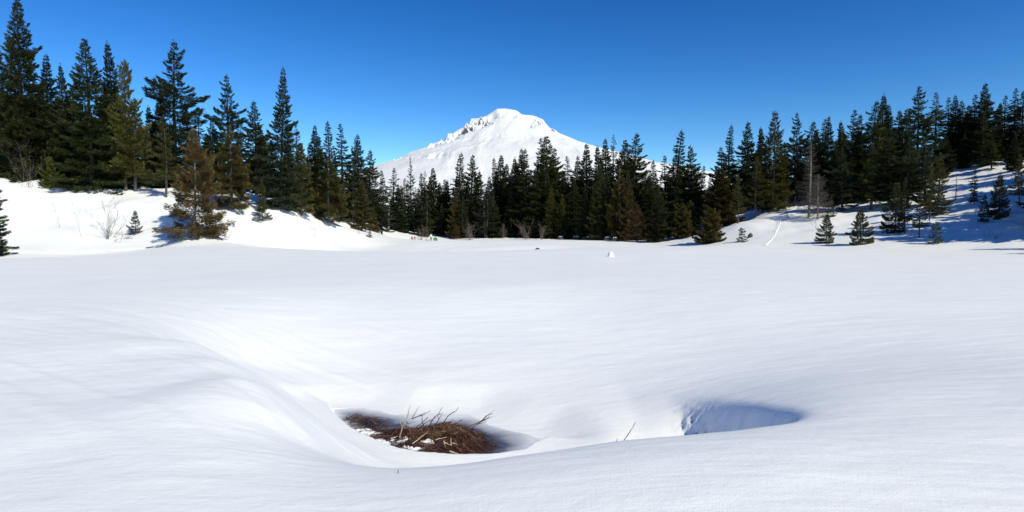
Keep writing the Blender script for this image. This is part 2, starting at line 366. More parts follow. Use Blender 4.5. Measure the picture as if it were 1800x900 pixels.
# ------------------------------------------------------------------ tree builders
class MB:
    def __init__(s): s.v = []; s.f = []; s.n = 0
    def tube(s, pts, rads, k=5):
        pts = [np.asarray(p, float) for p in pts]; base = s.n; m_ = len(pts)
        for i, p in enumerate(pts):
            d = pts[min(i + 1, m_ - 1)] - pts[max(i - 1, 0)]; d = d / (np.linalg.norm(d) + 1e-9)
            a = np.array([0, 0, 1.0]) if abs(d[2]) < 0.9 else np.array([1.0, 0, 0])
            u = np.cross(d, a); u /= np.linalg.norm(u); w = np.cross(d, u)
            for j in range(k):
                an = 2 * math.pi * j / k
                s.v.append(p + rads[i] * (math.cos(an) * u + math.sin(an) * w))
        for i in range(m_ - 1):
            for j in range(k):
                s.f.append((base + i * k + j, base + i * k + (j + 1) % k, base + (i + 1) * k + (j + 1) % k, base + (i + 1) * k + j))
        s.n += m_ * k
    def mesh(s, name, mat, smooth=True): return mesh_np(name, np.array(s.v), np.array(s.f), mat, smooth=smooth)

def kites(P, Dv, Nv, ln, wd):
    """flat leaf-shaped quads: base, side, tip, side"""
    Dv = Dv / (np.linalg.norm(Dv, axis=1, keepdims=True) + 1e-9)
    Sv = np.cross(Dv, Nv); Sv /= (np.linalg.norm(Sv, axis=1, keepdims=True) + 1e-9)
    Up = np.cross(Sv, Dv)
    mid = P + Dv * (ln * 0.45)[:, None]
    dn = Up * (wd * 0.25)[:, None]
    v = np.stack([P, mid + Sv * (wd * .5)[:, None] - dn, P + Dv * ln[:, None], mid - Sv * (wd * .5)[:, None] - dn], 1)
    return v.reshape(-1, 3)

DENS = 2.6
def conifer(seed, H=16.0, R=2.4, clear=0.03, gap=0.42, per=6, low=-0.35, top=0.55, power=0.85, dens=34.0, kl=0.34, kw=0.10,
            droop=0.25, fan=0.42, irregular=0.25, inner=0.12, trunk_r=None, trunk_mat=None, fol=None, style='fir', bare_top=0.0, branch_r=0.010, lean=0.0, jit=.35, thick=.055):
    r_ = np.random.default_rng(seed)
    wood = MB(); V = []
    tr = trunk_r or H * 0.0125
    sway = r_.normal(0, 0.012 * H, 2)
    def axis_p(h):
        q = h / H
        return np.array([sway[0] * math.sin(q * 3.0) + lean * h * q, sway[1] * math.sin(q * 2.3), h])
    hs_ = np.linspace(-0.6, H, 12)
    wood.tube([axis_p(h) if h > 0 else np.array([0, 0, h]) for h in hs_], [max(0.012, tr * (1 - max(h, 0) / H) ** 0.85 + 0.008) * (1.25 if h < 0.3 else 1) for h in hs_], 7)
    h = clear * H + r_.uniform(0, gap)
    sect = r_.uniform(0.75, 1.2, 9)
    while h < H * 0.985:
        q = (h - clear * H) / (H * (1 - clear))
        rad_prof = R * ((1 - q) ** power) * min(1.0, 0.72 + q * 3.5)
        wh = 1 + irregular * r_.normal() * 0.5
        nb = max(3, int(round(per * (0.75 + 0.25 * (1 - q)) + r_.normal() * 0.6)))
        a0 = r_.uniform(0, 6.28)
        for j in range(nb):
            az = a0 + 6.283 * j / nb + r_.normal() * 0.22
            Lb = rad_prof * wh * (1 + irregular * r_.normal()) * sect[int((az % 6.283) / 6.283 * 9) % 9] + 0.10
            Lb = max(0.14, min(Lb, R * 1.35))
            hh = max(0.05, h + r_.uniform(-jit, jit) * gap)
            if r_.random() < 0.06 * (1 + irregular): continue
            el = low + (top - low) * q ** 1.1 + r_.normal() * 0.09
            ca, sa = math.cos(az), math.sin(az)
            out = np.array([ca, sa, 0.0]); sd_ = np.array([-sa, ca, 0.0])
            base = axis_p(min(hh, H * 0.99))
            sag = droop * Lb * (0.6 + 0.6 * r_.random())
            def bp_(t):      # along the branch
                t = np.asarray(t)[:, None]
                return base + out * (Lb * math.cos(el)) * t + np.array([0, 0, 1.0]) * (Lb * math.sin(el) * t + sag * (-1.5 * t * (1 - t) * 1.4 + 0.15 * t ** 3))
            tt = np.array([0, .35, .7, 1.0]); bpts = bp_(tt)
            wood.tube(list(bpts), [branch_r * (1.0 + 0.5 * Lb) * (1 - 0.8 * x) for x in tt], 3)
            if r_.random() < bare_top and q > 0.3: continue
            n = int(dens * DENS * (0.25 + Lb ** 1.35) * (0.75 + 0.5 * r_.random()))
            if n < 4: n = 4
            t = inner + (1 - inner) * r_.random(n) ** 0.85
            t[:2] = 1.0
            s_ = np.where(r_.random(n) < .5, -1.0, 1.0)
            lmax = fan * Lb * (1.02 - t) ** 0.75 * (0.6 + 0.4 * np.minimum(1, t * 3)) + 0.03
            u = r_.random(n) ** 0.8
            bd = bp_(np.minimum(t + .02, 1.02)) - bp_(t); bd /= np.linalg.norm(bd, axis=1, keepdims=True)
            aang = r_.normal(0.95, 0.16, n)
            bl = bd * np.cos(aang)[:, None] + sd_ * (s_ * np.sin(aang))[:, None]
            P = bp_(t) + bl * (u * lmax)[:, None]
            P[:, 2] -= (u * lmax) * droop * 0.7
            P[:, 2] += r_.normal(0, thick, n) * (0.25 + 0.75 * min(Lb, 2.0)) - 0.5 * thick
            spread = 0.35 if style == 'fir' else 0.9
            Dv = bl + bd * 0.5 + r_.normal(0, spread * 0.6, (n, 3))
            Dv[:, 2] += {'fir': 0.05, 'pine': 0.75, 'cedar': -0.75}[style]
            Nv = np.array([0, 0, 1.0]) + r_.normal(0, 0.45 if style == 'fir' else 0.8, (n, 3))
            sc = (0.55 + 0.6 * r_.random(n)) * (0.45 + 0.55 * min(1.0, Lb / 1.3))
            V.append(kites(P, Dv, Nv, kl * 0.95 * sc, kw * 0.88 * sc))
        h += gap * (0.55 + 0.45 * (1 - q)) * (0.8 + 0.4 * r_.random())
    # leader
    n = 14; hh = H * (0.955 + 0.05 * r_.random(n)); az = r_.random(n) * 6.28
    P = np.stack([axis_p(H)[0] + 0 * hh, axis_p(H)[1] + 0 * hh, hh], 1)
    V.append(kites(P, np.stack([np.cos(az) * .7, np.sin(az) * .7, 0.9 + 0 * az], 1), np.stack([np.sin(az), -np.cos(az), 0.3 + 0 * az], 1), np.full(n, kl * .7), np.full(n, kw * .7)))
    V = np.concatenate(V); nf = len(V) // 4
    crown = mesh_np('crown', V, np.arange(nf * 4).reshape(-1, 4), fol or M_fir)
    trunk = wood.mesh('trunk', trunk_mat or M_bark)
    return dict(H=H, R=R, trunk=trunk, crown=crown)

P_ = {}
# dark firs, from full skirts to slim spires
P_['fa'] = conifer(1, 17, 2.8, .02, .42, 7, -.42, .55, .95, 40, .36, .105, fol=M_fir)
P_['fb'] = conifer(2, 17, 2.2, .04, .40, 7, -.40, .50, 1.0, 46, .34, .10, fol=M_firblue)
P_['fc'] = conifer(3, 17, 1.75, .06, .46, 6, -.35, .35, .98, 44, .32, .10, irregular=.34, fol=M_fir)
P_['fd'] = conifer(4, 17, 2.6, .10, .55, 6, -.30, .60, .95, 38, .38, .11, irregular=.36, fol=M_firblue, branch_r=.013)
P_['fe'] = conifer(5, 17, 1.9, .11, .46, 6, -.45, .30, .95, 46, .32, .10, irregular=.5, bare_top=.12, fol=M_fir, branch_r=.014)
P_['ff'] = conifer(6, 17, 2.2, .05, .38, 7, -.50, .45, 1.05, 46, .34, .10, droop=.35, fol=M_fir)
P_['fg'] = conifer(14, 17, 1.4, .08, .48, 5, -.40, .25, .85, 44, .30, .10, irregular=.45, bare_top=.22, fol=M_firblue)
P_['fh'] = conifer(15, 17, 2.2, .15, .44, 7, -.30, .45, .88, 40, .34, .105, irregular=.35, fol=M_fir, branch_r=.012)
# olive pines
P_['oa'] = conifer(7, 12, 1.7, .14, .46, 5, -.05, .75, .62, 50, .26, .085, style='pine', fol=M_olive, irregular=.30)
P_['ob'] = conifer(8, 12, 1.45, .24, .55, 5, -.15, .65, .60, 46, .27, .085, style='pine', fol=M_olive, irregular=.38)
P_['oc'] = conifer(16, 12, 1.9, .06, .42, 6, -.25, .55, .80, 44, .28, .085, fol=M_olive, irregular=.28)
P_['yo'] = conifer(9, 3.2, .75, .05, .26, 6, .25, .95, .75, 190, .17, .055, style='pine', fol=M_gold, inner=.05, trunk_r=.05)
# bronzed, thin trees
P_['ba'] = conifer(10, 9, 2.1, .03, .24, 6, -.05, .75, .85, 40, .27, .07, style='fir', fol=M_bronze, trunk_mat=M_barkpale, irregular=.22, branch_r=.014, inner=.20, bare_top=.08, droop=.10, jit=2.2, thick=.08)
P_['bb'] = conifer(11, 11, 1.9, .06, .40, 6, -.30, .70, .85, 85, .26, .07, style='fir', fol=M_brown, trunk_mat=M_barkpale, irregular=.30, branch_r=.014, inner=.22, bare_top=.14, droop=.15, jit=1.2, thick=.10)
P_['bc'] = conifer(17, 11, 1.6, .05, .40, 6, -.20, .65, .75, 70, .27, .08, style='pine', fol=M_brown, trunk_mat=M_bark, irregular=.28, branch_r=.012)
P_['ru'] = conifer(18, 7, 1.5, .10, .36, 6, -.20, .60, .75, 46, .22, .065, style='fir', fol=M_rust, trunk_mat=M_bark, irregular=.25, inner=.2)
# cedars
P_['ca'] = conifer(12, 10, 1.9, .02, .34, 7, -.10, .85, .75, 56, .30, .12, style='cedar', fol=M_cedar, irregular=.24)
P_['cb'] = conifer(13, 7, 1.7, .02, .30, 7, .05, 1.0, .60, 66, .28, .11, style='cedar', fol=M_cedar, irregular=.28)
# grey thin trees
P_['ga'] = conifer(19, 11, 1.5, .10, .36, 6, -.25, .45, .75, 30, .22, .022, style='fir', fol=M_grey, trunk_mat=M_barkpale, irregular=.30, branch_r=.012, bare_top=.2)
P_['gb'] = conifer(20, 8, 1.7, .10, .32, 6, .15, .85, .65, 34, .22, .022, style='pine', fol=M_grey, trunk_mat=M_barkpale, irregular=.30, branch_r=.012)
# snags
P_['sn'] = conifer(21, 9, .55, .15, .45, 4, -.3, .3, .5, 10, .16, .03, fol=M_olive, trunk_mat=M_barkpale, irregular=.4, branch_r=.012, bare_top=.5, trunk_r=.11)
# young firs
P_['ya'] = conifer(22, 3.2, .95, .05, .24, 6, -.25, .60, .85, 130, .19, .055, fol=M_fir, inner=.06, trunk_r=.045, irregular=.16)
P_['yb'] = conifer(23, 3.2, .80, .07, .30, 6, -.15, .65, .85, 110, .18, .05, fol=M_firblue, inner=.08, trunk_r=.04, irregular=.2)
P_['yc'] = conifer(24, 1.8, .48, .08, .22, 5, -.10, .6, .8, 150, .13, .04, fol=M_fir, inner=.1, trunk_r=.025, irregular=.25)

LOWP = []
D0, DENS = DENS, 0.55
for q, (R_, pw, fm) in enumerate([(2.6, .95, M_fir), (2.1, 1.0, M_firblue), (1.7, .95, M_fir)]):
    LOWP.append(conifer(60 + q, 17, R_, .05, .5, 6, -.4, .45, pw, 40, .62, .20, fol=fm, irregular=.3))
DENS = D0
wood_jobs = []
tree_count = [0]
def depth_for(px, row, d0=44, d1=125):
    """nearest depth (in units of S) at which the ground is seen at this row"""
    ds = np.linspace(d0, d1, 500) * S; dr = ray(px, 400); X = dr[0] / dr[1] * ds
    z = terrain(X, ds); dz = z - CAMH
    fwd = ds * math.cos(PITCH) - dz * math.sin(PITCH); up = ds * math.sin(PITCH) + dz * math.cos(PITCH)
    rows = 450 - F * up / fwd
    k = np.argmax(rows <= row)
    return float(ds[k] / S) if rows[k] <= row else None
BASE = {14: 306, 91: 332, 114: 322, 165: 331, 223: 335, 240: 337, 293: 347, 340: 419, 408: 366, 238: 412, 461: 372, 462: 388, 529: 378, 579: 391, 636: 406, 657: 407, 650: 417,
        1297: 393, 1328: 383, 1437: 386, 1421: 384, 1453: 427, 1460: 381, 1513: 430, 1304: 425, 1645: 428, 1573: 408, 1591: 411, 1616: 418, 1633: 388, 1646: 378, 1678: 352, 1728: 391, 1757: 381, 1792: 363, 1711: 360, 1157: 425, 1245: 428, 1263: 402, 1120: 424, 1357: 372}
def tree(px, ytop, D, kind, label, group=None, w=1.0, name='conifer_tree', cat='tree', hmin=None, xy=None, height=None):
    D = D * S
    if xy is None:
        p = at(px, 400, D); x, y = p[0], D
    else: x, y = xy
    z = gz(x, y)
    H = height if height else at(px, ytop, D)[2] - z
    if H < 0.4: H = 0.4
    pr = P_[kind]
    k = H / pr['H']
    o = empty(name, (x, y, z - 0.05), rng.uniform(0, 6.28))
    kx = w * (k ** 0.75) * 1.3
    o.scale = (kx, kx, k * 1.0)
    o.rotation_euler = (rng.gauss(0, .018), rng.gauss(0, .018), o.rotation_euler[2])
    tag(o, label, cat, group)
    obj('trunk', pr['trunk'], o); obj('crown', pr['crown'], o)
    tree_count[0] += 1
    return o

LOOK = {'fa': 'broad full-skirted dark', 'fb': 'dense bluish-green', 'fc': 'slim ragged dark', 'fd': 'open-layered bluish', 'fe': 'thin gappy dark', 'ff': 'drooping dense dark', 'fg': 'needle-thin bluish', 'fh': 'bare-footed dark'}
MARK = {'bank': [(8, 'blue-green fir by the shrub'), (52, 'tallest fir of the bank'), (165, 'full-skirted fir and yellow pines'), (235, 'brownish-olive pine'), (312, 'big layered fir'), (340, 'wide bronze conifer'), (405, 'thin bronze conifer'), (493, 'tall narrow green fir'), (529, 'golden-bronze conifer'), (579, 'pale-trunked bronze conifer'), (645, 'golden-olive conifers')],
        'shore': [(690, 'pale mossy snag'), (728, 'people on the snow'), (760, 'person in white'), (800, 'small rust-brown conifer'), (828, 'pinkish thicket'), (853, 'greyish half-bare conifer'), (885, 'brown-grey leafless tree'), (930, 'pale leaning thicket'), (975, 'sunlit olive conifers'), (1030, 'front green fir'), (1056, 'broad sunlit green fir'), (1095, 'tall brown conifer'), (1120, 'rust-orange dead conifer'), (1157, 'dense stout-footed fir'), (1205, 'paired bronze cedars'), (1245, 'front bronze cedar')],
        'slope': [(1263, 'biggest bronze cedar'), (1297, 'slim olive pine by the cedar'), (1328, 'olive pine above the sledding slope'), (1357, 'olive-green fir over the ski track'), (1398, 'grey tree by the track'), (1437, 'bushy grey leafless tree'), (1513, 'bushy lakeside fir'), (1582, 'narrow young fir'), (1616, 'tufted lakeside pine'), (1646, 'clear-trunked olive conifer'), (1678, 'broken bare stub'), (1728, 'bluish young fir'), (1757, 'rusty shrub'), (1792, 'long-trunked slim pine')]}
PLACE = {'bank': 'on the shrub bank', 'shore': 'on the far shore', 'slope': 'on the shaded slope'}
def anon(px, yt, D, kind, where, w=1.0, **kw):
    mk = min(MARK[where], key=lambda q: abs(q[0] - px))[1]
    size = 'tall' if yt < 215 + (60 if where == 'shore' else 0) else 'shorter'
    lab = '%s %s fir behind the %s %s' % (size, LOOK[kind], mk, PLACE[where])
    lab = ' '.join(lab.split()[:16]) if len(lab.split()) <= 16 else '%s fir behind the %s %s' % (LOOK[kind], mk, PLACE[where])
    return tree(px, yt, D, kind, lab, 'firs behind the ' + mk, w, **kw)
# (px, tip row, depth, kind, width, label)
NAMED = [
 (8,70,68,'fb',.95,'blue-green fir beside the tallest fir on the shrub bank'),
 (52,-2,65,'fa',.82,'tallest fir of the shrub bank, dark with a full layered crown'),
 (14,150,58,'oc',1.15,'broad olive-green conifer in front of the tallest fir on the bank'),
 (114,113,70,'ff',.72,'narrow dark fir standing between the tallest fir and the full-skirted one'),
 (165,68,62,'fa',.92,'broad dark fir with skirts reaching the snow behind yellow-green saplings'),
 (200,75,69,'ff',.80,'dark fir close behind the broad full-skirted fir'),
 (223,106,66,'oa',.80,'tall brownish-olive pine leaning on the dark firs of the bank'),
 (240,172,60,'oa',1.05,'olive pine with thin bare lower trunk on the bank top'),
 (312,72,72,'fd',.98,'big lone-topped dark fir with open layered boughs behind the bronze tree'),
 (293,205,63,'ob',.85,'slim olive pine on a bare trunk in front of the big layered fir'),
 (340,226,57,'ba',.88,'wide bronze-brown dying conifer at the foot of the snow bank'),
 (402,132,74,'fd',.80,'dark fir with a lopsided crown behind the thin bronze conifer'),
 (408,222,65,'bb',1.05,'thin bronze-brown conifer with a pale bare trunk top'),
 (452,177,75,'fh',.95,'dark fir with brownish lower boughs left of the tall narrow green fir'.replace('left of','beside')),
 (493,117,71,'fb',.72,'tall narrow green fir with an open whorled tip on the bank'),
 (461,312,63,'oc',.55,'small olive conifer on the crest of the second snow hummock'),
 (529,250,74,'bc',1.05,'golden-bronze conifer where the bank slopes down behind the tall narrow fir'),
 (579,275,80,'bb',1.15,'bronze conifer with a pale dead trunk and curved bare boughs'),
 (636,316,87,'bc',.95,'golden-olive conifer with thin dead trunk low on the bank'),
 (657,368,90,'bc',1.0,'smallest golden-olive conifer at the low end of the bank'),
 (683,333,116,'sn',1.0,'pale limbless snag with mossy stubs at the end of the bank'),
 (725,276,132,'fg',.85,'very thin spire fir rising against the mountain flank'),
 (798,335,118,'bc',.85,'brownish conifer above the bare thicket on the far shore'),
 (802,393,115,'ru',.9,'small rust-brown conifer at the snow edge of the far shore'),
 (853,322,117,'ga',1.15,'greyish half-bare conifer at the front of the far shore stand'),
 (885,392,115,'gb',.9,'small brown-grey leafless tree between the two far shore thickets'),
 (969,330,112,'oc',.9,'sunlit olive conifer at the front of the far shore stand'),
 (986,342,111,'oc',.8,'sunlit yellowish conifer with pale trunk on the far shore'),
 (1030,330,107,'fb',.9,'front green fir with full skirts on the far shore'),
 (1047,328,106,'bc',.62,'narrow bronze conifer squeezed between green firs on the far shore'),
 (1056,290,104,'fa',.85,'broad sunlit green fir at the front of the far shore stand'),
 (1091,288,102,'bb',.8,'tall brown conifer next to the broad sunlit green fir'),
 (1105,300,100,'bc',.75,'brown conifer just behind the small rusty one'),
 (1120,360,96,'ru',1.15,'small rust-orange dead conifer at the snow edge'),
 (1157,330,93,'fa',1.05,'dense dark green fir with a stout foot standing alone before the stand'),
 (1200,358,90,'cb',1.0,'bronze-olive cedar with snow showing through, beside the dense dark fir'),
 (1214,352,91,'ca',.95,'upright bronze cedar between two lower cedars'),
 (1245,367,82,'cb',1.05,'front bronze cedar with feathery sprays at the snow edge'),
 (1263,297,92,'ca',1.25,'biggest bronze cedar with a bare spike top beside the sledding slope'),
 (1297,308,83,'ob',.75,'slim olive pine at the foot of the sledding slope by the big cedar'),
 (1328,277,86,'ob',1.0,'olive pine on a bare thin trunk above the sledding slope'),
 (1357,197,95,'oc',1.0,'tall sunlit olive-green fir at the top of the ski track'),
 (1398,198,99,'fd',.85,'open layered dark fir beside the tall olive one above the ski track'),
 (1397,262,92,'ga',1.0,'grey half-bare tree under the open layered fir'),
 (1421,247,86,'ga',.95,'tall grey leafless conifer at the edge of the shaded slope'),
 (1437,306,80,'gb',1.05,'bushy grey leafless tree at the foot of the shaded slope'),
 (1453,377,66,'ya',.78,'young fir casting a long blue shadow on the sledding slope'),
 (1460,350,78,'yb',.8,'slender young fir directly behind the one with the long blue shadow'),
 (1513,368,61,'ya',.82,'bushy young green fir at the very edge of the lake'),
 (1304,400,69,'yc',1.1,'tiny sapling fir alone on the open sledding slope'),
 (1645,391,58,'yc',1.0,'small dense fir sapling in front of the shadowed slope'),
 (1573,322,66,'ya',.66,'narrow young fir with boughs to the snow below the shaded slope'),
 (1591,313,65,'ob',.55,'thin-trunked young pine next to the narrow young fir'),
 (1616,334,62,'ob',.75,'thin-trunked pine with tufted low boughs nearest the lake edge'),
 (1633,285,72,'ob',.55,'slim dark-trunked pine among the tufted pines'),
 (1646,268,74,'oc',.75,'olive-green conifer on the shaded slope with a clear trunk'),
 (1678,303,84,'sn',.9,'broken bare stub standing on the shaded snow slope'),
 (1728,342,66,'yb',.7,'bluish young fir standing in the shade of the slope'),
 (1757,308,68,'ya',.68,'dark young fir beside a rusty shrub on the shaded slope'),
 (1792,272,68,'ob',.75,'slim pine with a long bare trunk on the shaded slope'),
 (1711,296,80,'fe',.6,'thin dark fir with a long bare trunk on the shaded slope'),
 (91,276,57,'yo',1.0,'yellow-green young pine on the bank crest beside the shrub'),
 (114,270,60,'yo',1.05,'yellow-green young pine half hidden before the broad dark fir'),
 (238,370,56,'yb',.75,'tiny fir sapling beside the bare alder shrub on the snow bank'),
 (650,404,84,'yc',1.0,'tiny green sapling at the low end of the second snow hummock'),
 (462,346,62,'yc',1.0,'straggly sapling on the side of the second snow hummock'),
 (345,405,60,'yc',1.0,'small green sapling tucked behind the wide bronze conifer'),
]
for (px, yt, D, kind, w, lab) in NAMED:
    if px in BASE: D = depth_for(px, BASE[px]) or D
    elif px < 480: D += 8
    if px < 520 and kind[0] == 'f': w *= 1.15
    tree(px, yt, D, kind, lab, None, w, name='sapling' if kind in ('yc',) else 'conifer_tree')
# near tree whose boughs reach in from outside
tree(-27, 262, 51, 'fb', 'dark fir with drooping boughs at the lake edge below the shrub bank', None, 1.1)

DK = ['fa', 'fb', 'fc', 'fd', 'fe', 'ff', 'fg', 'fh']
LEFT = [(85,95,73),(357,190,79),(525,219,82),(553,220,90),(563,238,87),(584,213,92),(602,217,94),(620,240,98),(633,236,101),(652,263,107),(669,298,113),(142,150,74),(262,185,78),(330,180,82),(375,210,84),(430,215,82),(30,120,78),(470,230,86),(508,240,84),(190,150,80),(285,170,84)]
for i, (px, yt, D) in enumerate(LEFT): anon(px, yt, D + (8 if px < 480 else 0), DK[(i * 5 + 1) % 8] if px < 500 else ['fc', 'fe', 'fg', 'fb', 'fh'][i % 5], 'bank', 1.08)
FAR = [(690,295,126),(702,324,120),(738,303,136),(747,300,139),(761,295,134),(772,320,128),(780,315,136),(790,317,130),(803,307,134),(820,268,126),(832,271,130),(842,300,122),(868,277,130),(878,273,126),(891,288,132),(902,277,136),(909,285,128),(918,262,120),(929,262,118),(945,242,122),(961,239,119),(975,260,121),(1000,274,124),(1012,274,120),(1033,253,116),(1048,256,120),(1067,244,114),(1083,237,112),(1097,246,114),(1119,233,110),(1149,281,106),(1173,273,108),(1192,226,104),(1211,255,106),(1233,290,118),(1140,310,102),(1180,300,112),(990,300,118),(940,300,116),(860,310,121),(1070,300,110),(1010,315,112)]
for i, (px, yt, D) in enumerate(FAR): anon(px, yt, D, ['fc', 'fb', 'fe', 'ff', 'fg', 'fa', 'fh', 'fc'][(i * 3 + px) % 8], 'shore', 1.15 if px not in (820, 929, 961, 1033, 1192) else 1.4)
RIGHT = [(1267,258,104),(1289,218,103),(1311,213,102),(1333,222,105),(1375,250,104),(1425,213,104),(1437,210,108),(1452,205,104),(1470,213,108),(1495,193,100),(1512,227,104),(1503,201,108),(1537,177,99),(1543,166,103),(1559,185,102),(1571,194,106),(1587,192,100),(1608,150,102),(1562,226,92),(1594,240,90),(1624,247,88),(1640,162,104),(1664,171,106),(1676,167,102),(1685,176,108),(1701,183,104),(1713,165,100),(1724,146,98),(1736,164,103),(1751,180,100),(1765,167,102),(1781,155,98),(1797,157,96),(1480,260,94),(1530,250,92),(1660,240,96),(1740,240,92),(1690,235,98),(1780,235,88),(1815,180,92)]
for i, (px, yt, D) in enumerate(RIGHT): anon(px, yt, D - (13 if 1400 < px < 1630 else 6 if px >= 1630 else 4), ['fh', 'fb', 'fe', 'fd', 'fc', 'fh', 'ff', 'fe'][(i * 3 + px) % 8], 'slope', 1.08)
# fill the depth of the stands
tops = sorted([(a[0], a[1]) for a in NAMED if a[1] < 330 and a[2] > 55] + [(a[0], a[1]) for a in LEFT + FAR + RIGHT])
tx = np.array([a[0] for a in tops], float); ty = np.array([a[1] for a in tops], float)
def skyline(px): 
    m_ = np.abs(tx - px) < 34
    return np.median(ty[m_]) if m_.any() else 300
def fill(n, x0, x1, d0, d1, where, lo=18, hi=80, kinds=DK, single=True):
    for i in range(n):
        px = x0 + (x1 - x0) * (i + rng.random()) / n
        yt = min(skyline(px) + rng.uniform(lo, hi), 345 if lo < 30 else 362)
        D = rng.uniform(d0, d1)
        if single: anon(px, yt, D, kinds[rng.randrange(len(kinds))], where, rng.uniform(.95, 1.3))
        else:
            y = D * S; x = at(px, 400, y)[0]; z = gz(x, y); wood_jobs.append((x, y, z, max(3.0, at(px, yt, y)[2] - z)))
SK = ['fa', 'ff', 'fb', 'fa', 'fc', 'ff']
fill(24, -20, 520, 80, 102, 'bank')
fill(12, 520, 690, 100, 130, 'bank')
fill(46, 690, 1260, 116, 150, 'shore', 8, 60)
fill(42, 1255, 1830, 86, 118, 'slope', 10, 70)
fill(30, -20, 560, 80, 104, 'bank', 80, 160, single=False)
fill(44, 690, 1260, 125, 170, 'shore', 18, 60, single=False)
fill(26, 700, 1260, 116, 135, 'shore', 45, 95, single=False)
fill(30, 1255, 1830, 110, 150, 'slope', 20, 70, single=False)
fill(50, 1400, 1830, 90, 130, 'slope', 45, 110, single=False)
# the wood goes on beyond the slope; its shadows cross the snow
for i in range(56):
    y = 24 + 66 * i / 55 + rng.uniform(-3, 3); x = max(58, .88 * y) + 26 * rng.random()
    wood_jobs.append((x, y, gz(x, y), rng.uniform(13, 19)))
VV, FF, MM, TV, TF = [], [], [], [], []; nv_ = 0; nt_ = 0
for i, (x, y, z, H) in enumerate(wood_jobs):
    pr = LOWP[i % 3]; k = H / 17.0; kx = 1.3 * k ** .75; a = rng.uniform(0, 6.28); ca, sa = math.cos(a), math.sin(a)
    for me_, VL, FL, base in ((pr['crown'], VV, FF, 'c'), (pr['trunk'], TV, TF, 't')):
        v = np.empty(len(me_.vertices) * 3, np.float32); me_.vertices.foreach_get('co', v); v = v.reshape(-1, 3)
        w_ = np.stack([(v[:, 0] * ca - v[:, 1] * sa) * kx + x, (v[:, 0] * sa + v[:, 1] * ca) * kx + y, v[:, 2] * k + z - .05], 1)
        f = np.empty(len(me_.loops), np.int32); me_.loops.foreach_get('vertex_index', f)
        FL.append(f.reshape(-1, 4) + (nv_ if base == 'c' else nt_)); VL.append(w_)
        if base == 'c': nv_ += len(w_)
        else: nt_ += len(w_)
allv = np.concatenate(VV + TV); nc = sum(len(v) for v in VV); fc_ = np.concatenate(FF); ft_ = np.concatenate(TF) + nc
o = obj('conifer_wood', mesh_np('conifer_wood', allv, np.concatenate([fc_, ft_]), [M_fir, M_bark], np.concatenate([np.zeros(len(fc_)), np.ones(len(ft_))])))
tag(o, 'dark mass of conifers filling the wood behind the front trees', 'wood', kind='stuff')
print('trees', tree_count[0], 'wood tris', 2 * (len(fc_) + len(ft_)), 'proto tris', 2 * sum(len(p['crown'].polygons) + len(p['trunk'].polygons) for p in P_.values()), 'ground', 2 * len(faces))

# ------------------------------------------------------------------ bare shrubs
def shrub_mesh(seed, n_stem, hgt, spread, lean=(0, 0), r0=0.014, levels=2, arc=0.0):
    r_ = np.random.default_rng(seed); mb = MB()
    def grow(p, d, ln, rad, lev):
        pts = [p]; q = p.copy(); dd = d.copy(); ns = 5
        for i in range(ns):
            dd = dd + r_.normal(0, 0.12, 3) + np.array([0, 0, 0.06 - arc]); dd /= np.linalg.norm(dd)
            q = q + dd * ln / ns; pts.append(q.copy())
        mb.tube(pts, [rad * (1 - 0.75 * i / ns) for i in range(ns + 1)], 4)
        if lev > 0:
            for k in range(r_.integers(4, 8)):
                i = r_.integers(1, ns + 1)
                nd = dd * 0.6 + r_.normal(0, 0.5, 3); nd[2] = abs(nd[2]) * 0.7 + 0.25 - arc; nd /= np.linalg.norm(nd)
                grow(pts[i], nd, ln * r_.uniform(.25, .5), rad * 0.5, lev - 1)
    for i in range(n_stem):
        a = r_.random() * 6.28; d = np.array([math.cos(a) * spread + lean[0], math.sin(a) * spread + lean[1], 1.0]); d /= np.linalg.norm(d)
        p = np.array([r_.normal(0, .18 * spread * hgt), r_.normal(0, .18 * spread * hgt), -0.1])
        grow(p, d, hgt * r_.uniform(.6, 1.1), r0 * r_.uniform(.7, 1.2), levels)
    return mb.mesh('stems', M_twig)
def shrub(px, py, D, seed, n_stem, hpx, spread, label, lean=(0, 0), levels=2, r0=0.016, arc=0.0, mat=None):
    D = (depth_for(px, py) or D) * S if py < 419 or px > 1300 or px < 400 else D * S
    x = at(px, py, D)[0]; z = gz(x, D)
    o = empty('bare_shrub', (x, D, z)); me = shrub_mesh(seed, n_stem, hpx / F * D, spread, lean, r0, levels, arc)
    if mat: me.materials[0] = mat
    obj('stem', me, o); tag(o, label, 'shrub')
    return o
shrub(50, 330, 60, 1, 9, 62, .45, 'dense grey-brown leafless shrub on the bank crest beside a yellow-green pine')
shrub(106, 400, 54.5, 2, 1, 56, .05, 'single leaning bare sapling stem on the open snow bank', lean=(-.42, 0), r0=.022)
shrub(145, 416, 53, 3, 1, 62, .05, 'upright wispy bare sapling rising from the open snow bank', lean=(-.22, 0), r0=.022)
shrub(188, 420, 53.5, 4, 9, 62, .35, 'many-stemmed bare alder shrub leaning over the snow bank', lean=(.30, 0), r0=.024)
shrub(212, 424, 53, 5, 5, 40, .9, 'low bare branches arched down into the snow under the alder', lean=(.4, 0), arc=.16, r0=.02)
shrub(553, 418, 72, 6, 4, 24, .45, 'faint thin twigs on the face of the second snow hummock', r0=.012, levels=1)
shrub(632, 412, 84, 16, 3, 20, .3, 'thin twigs near the tiny sapling at the low end of the bank', r0=.012, levels=1)
shrub(828, 420, 113, 7, 18, 26, .55, 'pinkish bare thicket at the snow edge of the far shore', r0=.028)
shrub(928, 422, 109, 8, 9, 30, .45, 'pale bare thicket leaning sideways on the far shore', lean=(-.5, 0), r0=.034)
